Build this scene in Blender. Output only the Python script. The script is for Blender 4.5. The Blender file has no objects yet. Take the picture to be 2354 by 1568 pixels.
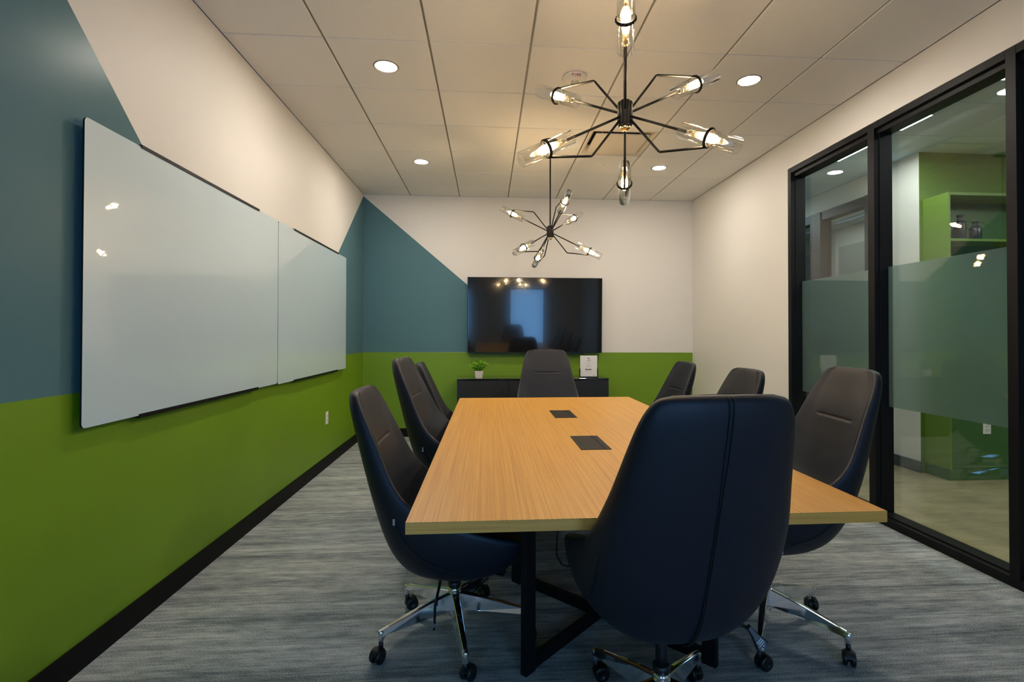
import bpy, bmesh, math, random
from mathutils import Vector, Matrix
random.seed(7)
S = bpy.context.scene
C = S.collection
pi = math.pi

# ------------------------------------------------------------------ helpers
def lin(r, g, b):
    f = lambda c: c/12.92 if c <= .04045 else ((c+.055)/1.055)**2.4
    return (f(r/255), f(g/255), f(b/255), 1.0)

class MB:
    """collects shapes and links them as one mesh object"""
    def __init__(s):
        s.v, s.f, s.m, s.s = [], [], [], []
    def face(s, idx, m=0, smooth=False):
        s.f.append(idx); s.m.append(m); s.s.append(smooth)
    def add(s, verts, faces, m=0, smooth=False):
        o = len(s.v); s.v += [tuple(p) for p in verts]
        for f in faces: s.face([i+o for i in f], m, smooth)
        return s
    def box(s, x0, x1, y0, y1, z0, z1, m=0, M=None):
        P = [Vector((x, y, z)) for z in (z0, z1) for y in (y0, y1) for x in (x0, x1)]
        if M is not None: P = [M @ p for p in P]
        return s.add(P, [(0, 2, 3, 1), (4, 5, 7, 6), (0, 1, 5, 4), (2, 6, 7, 3), (0, 4, 6, 2), (1, 3, 7, 5)], m)
    def cyl(s, p, q, r0, r1=None, n=20, m=0, caps=True, smooth=True, up=None):
        r1 = r0 if r1 is None else r1
        p, q = Vector(p), Vector(q); d = (q-p).normalized()
        a = d.orthogonal().normalized(); b = d.cross(a)
        V = []
        for c, r in ((p, r0), (q, r1)):
            for i in range(n):
                t = 2*pi*i/n; V.append(c + a*(r*math.cos(t)) + b*(r*math.sin(t)))
        o = len(s.v); s.v += [tuple(x) for x in V]
        for i in range(n):
            j = (i+1) % n; s.face([o+i, o+j, o+n+j, o+n+i], m, smooth)
        if caps:
            s.face([o+i for i in range(n-1, -1, -1)], m); s.face([o+n+i for i in range(n)], m)
        return s
    def lathe(s, prof, n=28, m=0, axis=None, origin=(0, 0, 0), smooth=True):
        """prof: (r, h) pairs turned about an axis (default z)"""
        d = Vector(axis or (0, 0, 1)).normalized(); a = d.orthogonal().normalized(); b = d.cross(a)
        c = Vector(origin); o = len(s.v); k = len(prof)
        for r, h in prof:
            for i in range(n):
                t = 2*pi*i/n; s.v.append(tuple(c + d*h + a*(r*math.cos(t)) + b*(r*math.sin(t))))
        for j in range(k-1):
            for i in range(n):
                i2 = (i+1) % n
                s.face([o+j*n+i, o+j*n+i2, o+(j+1)*n+i2, o+(j+1)*n+i], m, smooth)
        if prof[0] == prof[-1]: return s      # closed ring section
        if prof[0][0] > 1e-6: s.face([o+i for i in range(n-1, -1, -1)], m)
        if prof[-1][0] > 1e-6: s.face([o+(k-1)*n+i for i in range(n)], m)
        return s
    def tube(s, pts, r, n=10, m=0, smooth=True):
        pts = [Vector(p) for p in pts]; o = len(s.v); N = len(pts); prev = None
        for i, p in enumerate(pts):
            d = (pts[min(i+1, N-1)] - pts[max(i-1, 0)]).normalized()
            a = d.orthogonal().normalized() if prev is None else (prev - d*prev.dot(d)).normalized()
            prev = a; b = d.cross(a); rr = r[i] if isinstance(r, (list, tuple)) else r
            if 0 < i < N-1:   # keep the section at bends
                h = (pts[i+1]-p).normalized().dot((p-pts[i-1]).normalized())
                rr = rr/max(.5, math.sqrt((1+h)/2)) if False else rr
            for k in range(n):
                t = 2*pi*k/n; s.v.append(tuple(p + a*(rr*math.cos(t)) + b*(rr*math.sin(t))))
        for i in range(N-1):
            for k in range(n):
                k2 = (k+1) % n
                s.face([o+i*n+k, o+i*n+k2, o+(i+1)*n+k2, o+(i+1)*n+k], m, smooth)
        s.face([o+k for k in range(n-1, -1, -1)], m); s.face([o+(N-1)*n+k for k in range(n)], m)
        return s
    def prism(s, poly, fn, d, m=0, ms=None):
        """poly: 2d outline, fn maps (a, b) to 3d, d: extrusion vector"""
        P = [Vector(fn(a, b)) for a, b in poly]; n = len(P); D = Vector(d)
        o = len(s.v); s.v += [tuple(p) for p in P] + [tuple(p+D) for p in P]
        s.face(list(range(o+n-1, o-1, -1)), m); s.face(list(range(o+n, o+2*n)), m)
        for i in range(n):
            j = (i+1) % n; s.face([o+i, o+j, o+n+j, o+n+i], m if ms is None else ms)
        return s
    def build(s, name, mats, parent=None, bevel=0, segs=2, subsurf=0, loc=None, fixn=True):
        me = bpy.data.meshes.new(name)
        me.from_pydata(s.v, [], s.f)
        mats = mats if isinstance(mats, (list, tuple)) else [mats]
        for m in mats: me.materials.append(m)
        for p, mi, sm in zip(me.polygons, s.m, s.s):
            p.material_index = mi; p.use_smooth = sm
        if fixn:
            b = bmesh.new(); b.from_mesh(me)
            bmesh.ops.recalc_face_normals(b, faces=b.faces); b.to_mesh(me); b.free()
        me.update()
        o = bpy.data.objects.new(name, me); C.objects.link(o)
        if parent is not None: o.parent = parent
        if loc is not None: o.location = loc
        if bevel:
            md = o.modifiers.new('edge', 'BEVEL'); md.width = bevel; md.segments = segs; md.limit_method = 'ANGLE'; md.angle_limit = math.radians(40)
        if subsurf:
            md = o.modifiers.new('smooth', 'SUBSURF'); md.levels = subsurf; md.render_levels = subsurf
        return o

def tag(o, label=None, cat=None, group=None, kind=None):
    if label: o['label'] = label
    if cat: o['category'] = cat
    if group: o['group'] = group
    if kind: o['kind'] = kind
    return o
def thing(name, label, cat, loc=(0, 0, 0), rz=0, group=None):
    o = bpy.data.objects.new(name, None); C.objects.link(o); o.empty_display_size = .1
    o.location = loc; o.rotation_euler = (0, 0, rz)
    return tag(o, label, cat, group)
def struct(o, label=None):
    return tag(o, label, kind='structure')
def copy_tree(o, parent=None):
    c = o.copy(); C.objects.link(c)
    if parent is not None: c.parent = parent
    for ch in list(o.children): copy_tree(ch, c)
    return c

# ------------------------------------------------------------------ materials
def mat(name):
    m = bpy.data.materials.new(name); m.use_nodes = True
    nt = m.node_tree; b = nt.nodes['Principled BSDF']
    return m, nt, b
def N(nt, t, **kw):
    n = nt.nodes.new(t)
    for k, v in kw.items():
        if k in n.inputs: n.inputs[k].default_value = v
        else: setattr(n, k, v)
    return n
def plain(name, col, rough=.5, metal=0, spec=.5, bump=0, bscale=200, coat=0):
    m, nt, b = mat(name)
    b.inputs['Base Color'].default_value = col; b.inputs['Roughness'].default_value = rough
    b.inputs['Metallic'].default_value = metal; b.inputs['Specular IOR Level'].default_value = spec
    if coat: b.inputs['Coat Weight'].default_value = coat; b.inputs['Coat Roughness'].default_value = .02
    if bump:
        tc = N(nt, 'ShaderNodeTexCoord'); no = N(nt, 'ShaderNodeTexNoise', Scale=bscale, Detail=3.0)
        bp = N(nt, 'ShaderNodeBump', Strength=bump, Distance=.002)
        nt.links.new(tc.outputs['Object'], no.inputs['Vector']); nt.links.new(no.outputs['Fac'], bp.inputs['Height'])
        nt.links.new(bp.outputs['Normal'], b.inputs['Normal'])
    return m
def emit(name, col, st):
    m, nt, b = mat(name)
    b.inputs['Base Color'].default_value = col
    b.inputs['Emission Color'].default_value = col; b.inputs['Emission Strength'].default_value = st
    return m
def ramp(nt, stops):
    r = N(nt, 'ShaderNodeValToRGB'); e = r.color_ramp.elements
    while len(e) < len(stops): e.new(.5)
    for x, (p, c) in zip(e, stops): x.position = p; x.color = c
    return r

TEAL = plain('teal paint', lin(86, 121, 129), .3, spec=.08, bump=.12, bscale=260)
GREEN = plain('green paint', lin(110, 147, 20), .5, bump=.12, bscale=260)
WHITE = plain('warm white paint', lin(222, 218, 210), .55, bump=.1, bscale=260)
BASEB = plain('black rubber base', lin(5, 5, 6), .6, spec=.2)
BLACKM = plain('black anodised metal', lin(15, 15, 17), .5, spec=.22)
LAMPM = plain('matt black lamp metal', lin(9, 9, 9), .5, spec=.2)
GRIDM = plain('shade darkened ceiling grid', lin(128, 122, 110), .6)  # darkened below white: the shade in the tile gaps is in the colour
CEILM = plain('ceiling tile', lin(222, 219, 212), .9, spec=.2, bump=.25, bscale=420)
CHROME = plain('polished aluminium', (.82, .83, .85, 1), .09, metal=1)
CHAIRL = plain('charcoal leather', lin(33, 38, 47), .46, spec=.35, bump=.14, bscale=320)
SHELLL = plain('dark shell leather', lin(22, 21, 31), .5, spec=.4, bump=.14, bscale=320)
SEAM = plain('black seam thread', lin(10, 10, 12), .6)
BLACKP = plain('black plastic', lin(16, 16, 18), .4)
PADG = plain('grey lever plastic', lin(96, 98, 102), .5)
ICONW = plain('white lever icons', lin(225, 228, 230), .5)
WBG = plain('white back painted glass', lin(200, 220, 228), .28, spec=.5, coat=1)
SCREEN = plain('dark television screen', lin(24, 24, 23), .10, spec=.5, coat=.5)  # base lifted to grey in place of the pale wall's reflection
BEZEL = plain('television bezel', lin(14, 14, 15), .35)
CABB = plain('black cabinet lacquer', lin(42, 41, 39), .42)
CABT = plain('glossy black cabinet top', lin(30, 31, 33), .12, coat=.5)
POTM = plain('white ceramic pot', lin(232, 228, 224), .25)
SOIL = plain('dark soil', lin(30, 22, 14), .95)
STEMM = plain('green stem', lin(60, 100, 30), .6)
PAPER = plain('white paper', lin(228, 228, 226), .7)
INK = plain('grey printing ink', lin(92, 94, 96), .8)
INKL = plain('pale grey printing ink', lin(176, 178, 178), .8)
OUTM = plain('white outlet plastic', lin(228, 226, 222), .4)
DARK = plain('dark slot', lin(6, 6, 6), .8)
DETM = plain('off white detector plastic', lin(226, 216, 196), .5)
REDI = plain('red printed letters', lin(176, 30, 20), .6)
BRASS = plain('brass', (.83, .62, .3, 1), .25, metal=1)
SOCKM = plain('champagne socket', (.75, .66, .48, 1), .35, metal=1)
HATCH = plain('charcoal anodised hatch', lin(14, 14, 14), .6, spec=.25)
VENTM = plain('vent off white', lin(206, 196, 178), .6)
PLEN = plain('dark plenum', lin(20, 19, 18), .9)
CGREEN = plain('green laminate', lin(100, 132, 42), .45)
CGREEND = plain('dark green laminate', lin(62, 104, 52), .45)
BOTTLE = plain('charcoal bottle ceramic', lin(44, 48, 54), .35)
GREYD = plain('grey door laminate', lin(116, 120, 116), .5)
FARW = plain('grey office wall paint', lin(182, 182, 176), .6)
BRONZE = plain('dark bronze frame', lin(42, 42, 41), .45)
CORB = plain('slate rubber base', lin(66, 76, 84), .5)
CORC = plain('light tinted corridor tile', lin(206, 226, 236), .9, spec=.2)  # bluish light on the corridor ceiling is put into this colour
CORW = plain('corridor white paint', lin(222, 220, 212), .55, bump=.1, bscale=260)
BULB = emit('glowing bulb', (1, .62, .26, 1), 60)
LENS = emit('downlight lens', (1, .91, .80, 1), 265)
STRIP = emit('glow strip face', (.85, 1, .95, 1), 3)  # glow of the added strips, imitating a glint

def leafmat(name, c0, c1):
    m, nt, b = mat(name)
    oi = N(nt, 'ShaderNodeNewGeometry')
    r = ramp(nt, [(0, c0), (1, c1)])
    nt.links.new(oi.outputs['Random Per Island'], r.inputs['Fac']); nt.links.new(r.outputs['Color'], b.inputs['Base Color'])
    b.inputs['Roughness'].default_value = .4
    return m
LEAF = leafmat('bright green leaf', lin(74, 155, 18), lin(178, 232, 56))

def wood():
    m, nt, b = mat('straight grain oak veneer')
    tc = N(nt, 'ShaderNodeTexCoord')
    mp = N(nt, 'ShaderNodeMapping'); mp.inputs['Scale'].default_value = (130, .8, 130)
    n1 = N(nt, 'ShaderNodeTexNoise', Scale=1.0, Detail=6.0, Roughness=.65)
    mp2 = N(nt, 'ShaderNodeMapping'); mp2.inputs['Scale'].default_value = (560, 2.6, 560)
    n2 = N(nt, 'ShaderNodeTexNoise', Scale=1.0, Detail=3.0)
    mx = N(nt, 'ShaderNodeMix'); mx.data_type = 'FLOAT'; mx.inputs[0].default_value = .4
    r = ramp(nt, [(.3, lin(178, 121, 44)), (.5, lin(210, 154, 68)), (.7, lin(228, 180, 92))])
    L = nt.links.new
    L(tc.outputs['Object'], mp.inputs['Vector']); L(mp.outputs['Vector'], n1.inputs['Vector'])
    L(tc.outputs['Object'], mp2.inputs['Vector']); L(mp2.outputs['Vector'], n2.inputs['Vector'])
    L(n1.outputs['Fac'], mx.inputs[2]); L(n2.outputs['Fac'], mx.inputs[3])
    L(mx.outputs[0], r.inputs['Fac']); L(r.outputs['Color'], b.inputs['Base Color'])
    b.inputs['Roughness'].default_value = .38
    bp = N(nt, 'ShaderNodeBump', Strength=.08, Distance=.001)
    L(mx.outputs[0], bp.inputs['Height']); L(bp.outputs['Normal'], b.inputs['Normal'])
    return m
WOOD = wood()
def edgewood():
    m, nt, b = mat('oak edge band')
    tc = N(nt, 'ShaderNodeTexCoord'); mp = N(nt, 'ShaderNodeMapping'); mp.inputs['Scale'].default_value = (3, 3, 160)
    n1 = N(nt, 'ShaderNodeTexNoise', Scale=1.0, Detail=4.0)
    r = ramp(nt, [(.3, lin(216, 146, 58)), (.7, lin(240, 174, 78))])
    L = nt.links.new
    L(tc.outputs['Object'], mp.inputs['Vector']); L(mp.outputs['Vector'], n1.inputs['Vector'])
    L(n1.outputs['Fac'], r.inputs['Fac']); L(r.outputs['Color'], b.inputs['Base Color']); b.inputs['Roughness'].default_value = .45
    return m
EDGE = edgewood()
def carpet():
    m, nt, b = mat('grey striated carpet')
    L = nt.links.new
    tc = N(nt, 'ShaderNodeTexCoord')
    def noise(sc, det=3.0, rough=.5, w=None):
        mp = N(nt, 'ShaderNodeMapping'); mp.inputs['Scale'].default_value = sc
        if w: mp.inputs['Location'].default_value = w
        n = N(nt, 'ShaderNodeTexNoise', Scale=1.0, Detail=det, Roughness=rough)
        L(tc.outputs['Object'], mp.inputs['Vector']); L(mp.outputs['Vector'], n.inputs['Vector']); return n
    a = noise((.6, 10, 1), 5, .7)           # broad bands running across the room
    s = noise((2.6, 60, 1), 6, .8, (3, 1, 0))  # fine streaks
    f = noise((230, 230, 1), 2, .8)          # yarn speckle
    d = noise((9, 34, 1), 3, .6, (7, 2, 0))
    def mix(x, y, k):
        q = N(nt, 'ShaderNodeMix'); q.data_type = 'FLOAT'; q.inputs[0].default_value = k
        L(x, q.inputs[2]); L(y, q.inputs[3]); return q.outputs[0]
    v = mix(a.outputs['Fac'], s.outputs['Fac'], .45)
    v = mix(v, d.outputs['Fac'], .22)
    v = mix(v, f.outputs['Fac'], .36)
    r = ramp(nt, [(.38, lin(62, 70, 74)), (.46, lin(120, 129, 131)), (.53, lin(174, 180, 179)), (.62, lin(226, 228, 224))])
    L(v, r.inputs['Fac']); L(r.outputs['Color'], b.inputs['Base Color'])
    b.inputs['Roughness'].default_value = .95; b.inputs['Specular IOR Level'].default_value = .1
    bp = N(nt, 'ShaderNodeBump', Strength=.5, Distance=.004)
    L(f.outputs['Fac'], bp.inputs['Height']); L(bp.outputs['Normal'], b.inputs['Normal'])
    return m
CARPET = carpet()
def concrete():
    m, nt, b = mat('polished concrete')
    L = nt.links.new
    tc = N(nt, 'ShaderNodeTexCoord'); mp = N(nt, 'ShaderNodeMapping'); mp.inputs['Scale'].default_value = (1.6, 3.2, 1)
    n = N(nt, 'ShaderNodeTexNoise', Scale=1.4, Detail=8.0, Roughness=.65)
    r = ramp(nt, [(.3, lin(140, 127, 100)), (.52, lin(162, 148, 116)), (.72, lin(182, 168, 132))])
    L(tc.outputs['Object'], mp.inputs['Vector']); L(mp.outputs['Vector'], n.inputs['Vector'])
    L(n.outputs['Fac'], r.inputs['Fac']); L(r.outputs['Color'], b.inputs['Base Color'])
    b.inputs['Roughness'].default_value = .22
    return m
CONC = concrete()

def thin_glass(name, tint, ior=1.5, refl=1.0):
    """clear sheet: passes light straight through, mirrors by Fresnel"""
    m = bpy.data.materials.new(name); m.use_nodes = True; nt = m.node_tree; nt.nodes.clear()
    o = N(nt, 'ShaderNodeOutputMaterial'); mx = N(nt, 'ShaderNodeMixShader')
    fr = N(nt, 'ShaderNodeFresnel', IOR=ior)
    # the node inverts the index on back faces; undo that so both sides of the sheet mirror alike
    ge = N(nt, 'ShaderNodeNewGeometry'); mi = N(nt, 'ShaderNodeMix'); mi.data_type = 'FLOAT'
    mi.inputs[2].default_value = ior; mi.inputs[3].default_value = 1/ior
    nt.links.new(ge.outputs['Backfacing'], mi.inputs[0]); nt.links.new(mi.outputs[0], fr.inputs['IOR'])
    t = N(nt, 'ShaderNodeBsdfTransparent', Color=tint); g = N(nt, 'ShaderNodeBsdfGlossy', Roughness=0.0)
    g.inputs['Color'].default_value = (refl, refl, refl, 1)
    L = nt.links.new
    L(fr.outputs[0], mx.inputs[0]); L(t.outputs[0], mx.inputs[1]); L(g.outputs[0], mx.inputs[2]); L(mx.outputs[0], o.inputs['Surface'])
    return m
PANE = thin_glass('storefront glass', (.955, .985, .97, 1))
TUBEG = thin_glass('clear lamp glass', (.97, .97, .96, 1), 1.45)
def frosted():
    m = bpy.data.materials.new('frosted film'); m.use_nodes = True; nt = m.node_tree; nt.nodes.clear()
    L = nt.links.new
    o = N(nt, 'ShaderNodeOutputMaterial')
    t = N(nt, 'ShaderNodeBsdfTranslucent', Color=(.56, .67, .65, 1)); d = N(nt, 'ShaderNodeBsdfDiffuse', Color=(.28, .35, .33, 1))
    r = N(nt, 'ShaderNodeBsdfRefraction', Color=(.80, .90, .88, 1), Roughness=.42, IOR=1.12)
    m1 = N(nt, 'ShaderNodeMixShader'); m1.inputs[0].default_value = .45
    L(t.outputs[0], m1.inputs[1]); L(d.outputs[0], m1.inputs[2])
    m2 = N(nt, 'ShaderNodeMixShader'); m2.inputs[0].default_value = .68
    L(m1.outputs[0], m2.inputs[1]); L(r.outputs[0], m2.inputs[2]); L(m2.outputs[0], o.inputs['Surface'])
    return m
FROST = frosted()

# ------------------------------------------------------------------ room dimensions (metres, camera above the origin)
XL, XR, YB, YF, ZC = -1.536, 2.652, 6.466, -2.0, 3.009
ZG = 1.05                    # top of the green dado
TX0, TY0, T = -1.5718, 3.0569, .6096   # ceiling grid

# ---- floor
struct(MB().add([(XL-.1, YF-.1, 0), (XR+.06, YF-.1, 0), (XR+.06, YB+.1, 0), (XL-.1, YB+.1, 0)], [(0, 1, 2, 3)]).build('floor', CARPET))
struct(MB().add([(XR+.06, YF-.1, -.001), (8, YF-.1, -.001), (8, 10, -.001), (XR+.06, 10, -.001)], [(0, 1, 2, 3)]).build('floor_corridor', CONC))

# ---- left wall with its painted shapes
def quad_wall(polys, fn, mats, name, back):
    b = MB()
    for poly, mi in polys:
        b.add([fn(p, q) for p, q in poly], [list(range(len(poly)))], mi)
    b.build_back = back
    return b
def lw(p, q): return (XL, p, q)
z1 = lambda z: 2.383 - (z-2.118)/.92          # falling edge of the white shape
z2 = lambda z: 5.417 + (z-2.130)/.824         # rising edge
polys = [([(YF, 0), (YB, 0), (YB, ZG), (YF, ZG)], 1),
         ([(YF, ZG), (z1(ZG), ZG), (z1(ZC), ZC), (YF, ZC)], 0),
         ([(z1(ZG), ZG), (z2(ZG), ZG), (z2(ZC), ZC), (z1(ZC), ZC)], 2),
         ([(z2(ZG), ZG), (YB, ZG), (YB, ZC), (z2(ZC), ZC)], 0)]
b = quad_wall(polys, lw, None, '', None)
b.box(XL-.12, XL-.001, YF-.12, YB+.12, 0, ZC, 2)
struct(b.build('wall_left', [TEAL, GREEN, WHITE], fixn=False))
# ---- back wall
def bw(p, q): return (p, YB, q)
xl = lambda z: -.25 - (z-1.895)/.848
polys = [([(XL, 0), (XR, 0), (XR, ZG-.008), (XL, ZG)], 1),
         ([(XL, ZG), (xl(ZG), ZG), (XL, 2.985)], 0),
         ([(xl(ZG), ZG), (XR, ZG-.008), (XR, ZC), (XL, ZC), (XL, 2.985)], 2)]
b = quad_wall(polys, bw, None, '', None)
b.box(XL-.12, XR+.13, YB+.001, YB+.12, 0, ZC, 2)
struct(b.build('wall_back', [TEAL, GREEN, WHITE], fixn=False))
# ---- right wall: solid near the back, header over the glazing, solid behind the camera
YJ, YD, ZH = 4.336, .55, 2.743
b = MB().box(XR, XR+.13, YJ, YB, 0, ZC).box(XR, XR+.13, YD, YJ, ZH, ZC).box(XR, XR+.13, YF, YD, 0, ZC)
struct(b.build('wall_right', WHITE))
# ---- front wall behind the camera with two tall windows
wins = [(-1.45, -.5), (.62, 1.66)]
ZW0, ZW1 = .35, 2.0
b = MB(); xs = [XL] + [x for w in wins for x in w] + [XR]
for i in range(0, len(xs), 2): b.box(xs[i], xs[i+1], YF-.15, YF, 0, ZC)
for x0, x1 in wins: b.box(x0, x1, YF-.15, YF, 0, ZW0).box(x0, x1, YF-.15, YF, ZW1, ZC)
struct(b.build('wall_front', WHITE))
for i, (x0, x1) in enumerate(wins):
    b = MB(); fr = .045
    b.box(x0, x0+fr, YF-.1, YF-.03, ZW0, ZW1).box(x1-fr, x1, YF-.1, YF-.03, ZW0, ZW1)
    b.box(x0+fr, x1-fr, YF-.1, YF-.03, ZW0, ZW0+fr).box(x0+fr, x1-fr, YF-.1, YF-.03, ZW1-fr, ZW1)
    w = struct(b.build('window_%d' % (i+3), BLACKM))
    MB().box(x0+fr, x1-fr, YF-.07, YF-.064, ZW0+fr, ZW1-fr).build('glass_pane', PANE, w)

# ---- baseboards
struct(MB().box(XL, XL+.01, YF, YB, 0, .105).build('baseboard_left', BASEB))
struct(MB().box(XL+.01, XR, YB-.01, YB, 0, .105).build('baseboard_back', BASEB))
struct(MB().box(XR-.01, XR, YJ+.02, YB-.01, 0, .105).build('baseboard_right', BASEB))

# ---- ceiling: lay-in tiles with a reveal round each, on a thin grid
def tile_field(b, xcuts, ycuts, z, skip, g=.006, bv=.004):
    for i in range(len(xcuts)-1):
        for j in range(len(ycuts)-1):
            x0, x1, y0, y1 = xcuts[i], xcuts[i+1], ycuts[j], ycuts[j+1]
            if skip(i, y0): continue
            a0 = x0 + (g if i else .003); a1 = x1 - (g if i < len(xcuts)-2 else .003); c0, c1 = y0+g*.6, y1-g*.6
            V = [(a0, c0, z+.012), (a1, c0, z+.012), (a1, c1, z+.012), (a0, c1, z+.012),
                 (a0, c0, z+bv), (a1, c0, z+bv), (a1, c1, z+bv), (a0, c1, z+bv),
                 (a0+bv, c0+bv, z), (a1-bv, c0+bv, z), (a1-bv, c1-bv, z), (a0+bv, c1-bv, z)]
            b.add(V, [(0, 1, 5, 4), (1, 2, 6, 5), (2, 3, 7, 6), (3, 0, 4, 7), (4, 5, 9, 8), (5, 6, 10, 9), (6, 7, 11, 10), (7, 4, 8, 11), (8, 9, 10, 11)], 0)
b = MB()
xcuts = [XL] + [TX0+T*i for i in range(1, 7)] + [XR]
ys = []; y = TY0 - 9*T
while y < YB: ys.append(y); y += T
ycuts = [YF] + [v for v in ys if v > YF+.02] + [YB]
tile_field(b, xcuts, ycuts, ZC, lambda i, y0: i == 4 and abs(y0-(TY0+2*T)) < .01)   # one cell holds the air diffuser
hx0, hx1, hy0, hy1 = TX0+4*T, TX0+5*T, TY0+2*T, TY0+3*T
zc = ZC+.009
for (x0, x1, y0, y1) in ((XL-.12, XR+.13, YF-.12, hy0), (XL-.12, XR+.13, hy1, YB+.12), (XL-.12, hx0, hy0, hy1), (hx1, XR+.13, hy0, hy1)):
    b.box(x0, x1, y0, y1, zc, zc+.04, 1)
struct(b.build('ceiling', [CEILM, GRIDM], fixn=False))

# ------------------------------------------------------------------ glazed wall on the right
FX0, FX1, GX = XR-.004, XR+.125, XR+.083
W1 = thing('window_1', None, None); struct(W1)
mull = [(YJ-.046, YJ), (3.325, 3.385), (2.376, 2.430), (1.35, 1.41), (.55, .60)]
for y0, y1 in mull:
    # a stop on each side leaves a shadow groove beside the glass
    b = MB().box(FX0-.0005, FX1+.0005, y0, y1, 0, 2.733)
    b.box(XR+.034, FX1, y0-.004, y0+.002, .06, 2.69).box(XR+.034, FX1, y1-.002, y1+.004, .06, 2.69)
    b.build('mullion', BLACKM, W1, bevel=.0015)
for y0, y1 in ((3.385, YJ-.046), (2.430, 3.325), (1.41, 2.376), (.6, 1.35)):
    MB().box(FX0, FX1, y0, y1, 2.690, 2.7325).box(XR+.02, FX1-.002, y0, y1, 2.655, 2.691).build('header_frame', BLACKM, W1, bevel=.0015)
    MB().box(FX0, FX1, y0, y1, 0, .050).box(XR+.03, FX1-.002, y0, y1, .049, .060).build('sill_frame', BLACKM, W1, bevel=.0015)
MB().box(XR-.006, XR+.02, YJ, YJ+.008, 0, ZH+.004).box(XR-.006, XR+.02, .5, YJ, 2.736, ZH+.004).build('reveal_trim', WHITE, W1)
bays = [(3.385, YJ-.046), (2.430, 3.325), (1.41, 2.376), (.6, 1.35)]
for y0, y1 in bays:
    p = MB().box(GX, GX+.008, y0-.01, y1+.01, .055, 2.665).build('glass_pane', PANE, W1)
    f = MB().box(GX+.0085, GX+.0100, y0, y1, .782, 1.740).build('frosted_film', FROST, p)

# ------------------------------------------------------------------ corridor beyond the glass
CZ = 2.975
b = MB().box(XR+.13, 8, YF, 10, CZ+.009, CZ+.05, 1)
tile_field(b, [XR+.13+T*i for i in range(9)], [YF+T*i for i in range(20)], CZ, lambda i, y0: False)
struct(b.build('ceiling_corridor', [CORC, GRIDM], fixn=False))
b = MB().box(4.0, 4.12, 4.47, 5.06, 0, CZ)                # white wall stub
b.box(4.0, 4.12, 5.06, 10, 2.74, CZ)                      # bulkhead over the far office glazing
struct(b.build('wall_corridor', CORW))
struct(MB().box(3.988, 4.0, 4.458, 5.06, 0, .105).build('baseboard_corridor', CORB))
struct(MB().box(4.12, 8, 4.472, 4.59, 0, CZ).add([(4.0, 4.4695, 0), (4.13, 4.4695, 0), (4.13, 4.4695, CZ), (4.0, 4.4695, CZ)], [(0, 1, 2, 3)]).build('wall_green', CGREEN))
struct(MB().box(XR+.13, 8, YF-.12, YF, 0, CZ).box(7.9, 8, YF, 4.47, 0, CZ).build('wall_corridor_end', CORW))
struct(MB().box(XR+.13, 8, 10, 10.1, 0, CZ).box(5.6, 5.7, 4.6, 10, 0, CZ).box(XR+.05, XR+.13, YB+.12, 10.1, 0, CZ).build('wall_far_office', FARW))
W2 = thing('window_2', None, None); struct(W2)
MB().box(3.97, 4.09, 5.06, 10, 2.64, 2.74).build('header_frame', BRONZE, W2)
MB().box(3.97, 4.09, 5.06, 10, 0, .06).build('sill_frame', BRONZE, W2)
for y0, y1 in ((5.83, 6.02), (5.06, 5.11), (7.4, 7.5)): MB().box(3.96, 4.10, y0, y1, 0, 2.74).build('mullion', BRONZE, W2)
for y0, y1 in ((5.11, 5.83), (6.02, 7.4)): MB().box(4.05, 4.058, y0, y1, .06, 2.64).build('glass_pane', PANE, W2)
for k, (y0, y1) in enumerate(((7.0, 7.72), (8.1, 9.0))):
    d = struct(MB().box(5.55, 5.6, y0, y1, 0, 2.66).build('door_%d' % (k+1), GREYD))
    MB().box(5.52, 5.55, y0+.06, y0+.08, .9, 1.2).build('door_handle', CHROME, d)

# display cabinet in front of the green wall
t = thing('display_cabinet', 'tall green cabinet with open shelf seen through the glass wall', 'cabinet', (4.0, 4.2, 0))
def P(b, name, m, parent=t, **k):
    o = b.build(name, m, parent, **k); return o
cw, cd, ct = 2.2, .265, 2.53
b = MB().box(.03, .05, 0, cd, .1, ct).box(cw-.02, cw, 0, cd, .1, ct).box(.05, cw-.02, 0, cd, ct-.025, ct)
P(b, 'carcass', CGREEN)
P(MB().box(.05, cw-.02, cd-.012, cd, .1, ct-.025), 'back_panel', CGREEND)
P(MB().box(.05, cw-.02, .0, cd-.012, 2.10, 2.122), 'shelf', CGREEN)
P(MB().box(.05, cw-.02, .0, cd-.012, 1.10, 1.14), 'worktop', CGREEN)
for k in range(3):
    x0 = .052+k*.71
    d = P(MB().box(x0, x0+.706, .012, .03, .105, 1.098), 'door', CGREEND)
    P(MB().cyl((x0+.66, .012, .7), (x0+.66, -.006, .7), .008), 'knob', BLACKM, d)
P(MB().box(.035, cw-.005, .01, cd, 0, .1), 'toe_kick', CGREEND)
for k, (x, hgt, lab) in enumerate(((4.257, .235, 'taller charcoal bottle on the green shelf beyond the glass'), (4.405, .175, 'shorter charcoal bottle beside the taller one on the green shelf'))):
    b = MB().lathe([(0, 0), (.042, 0), (.046, .01), (.046, hgt*.62), (.04, hgt*.72), (.022, hgt*.8), (.02, hgt*.92), (.027, hgt*.94), (.027, hgt), (.018, hgt), (.016, hgt*.8)])
    tag(b.build('bottle', BOTTLE, loc=(x, 4.32, 2.122)), lab, 'bottle', 'bottles on the green shelf')
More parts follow.
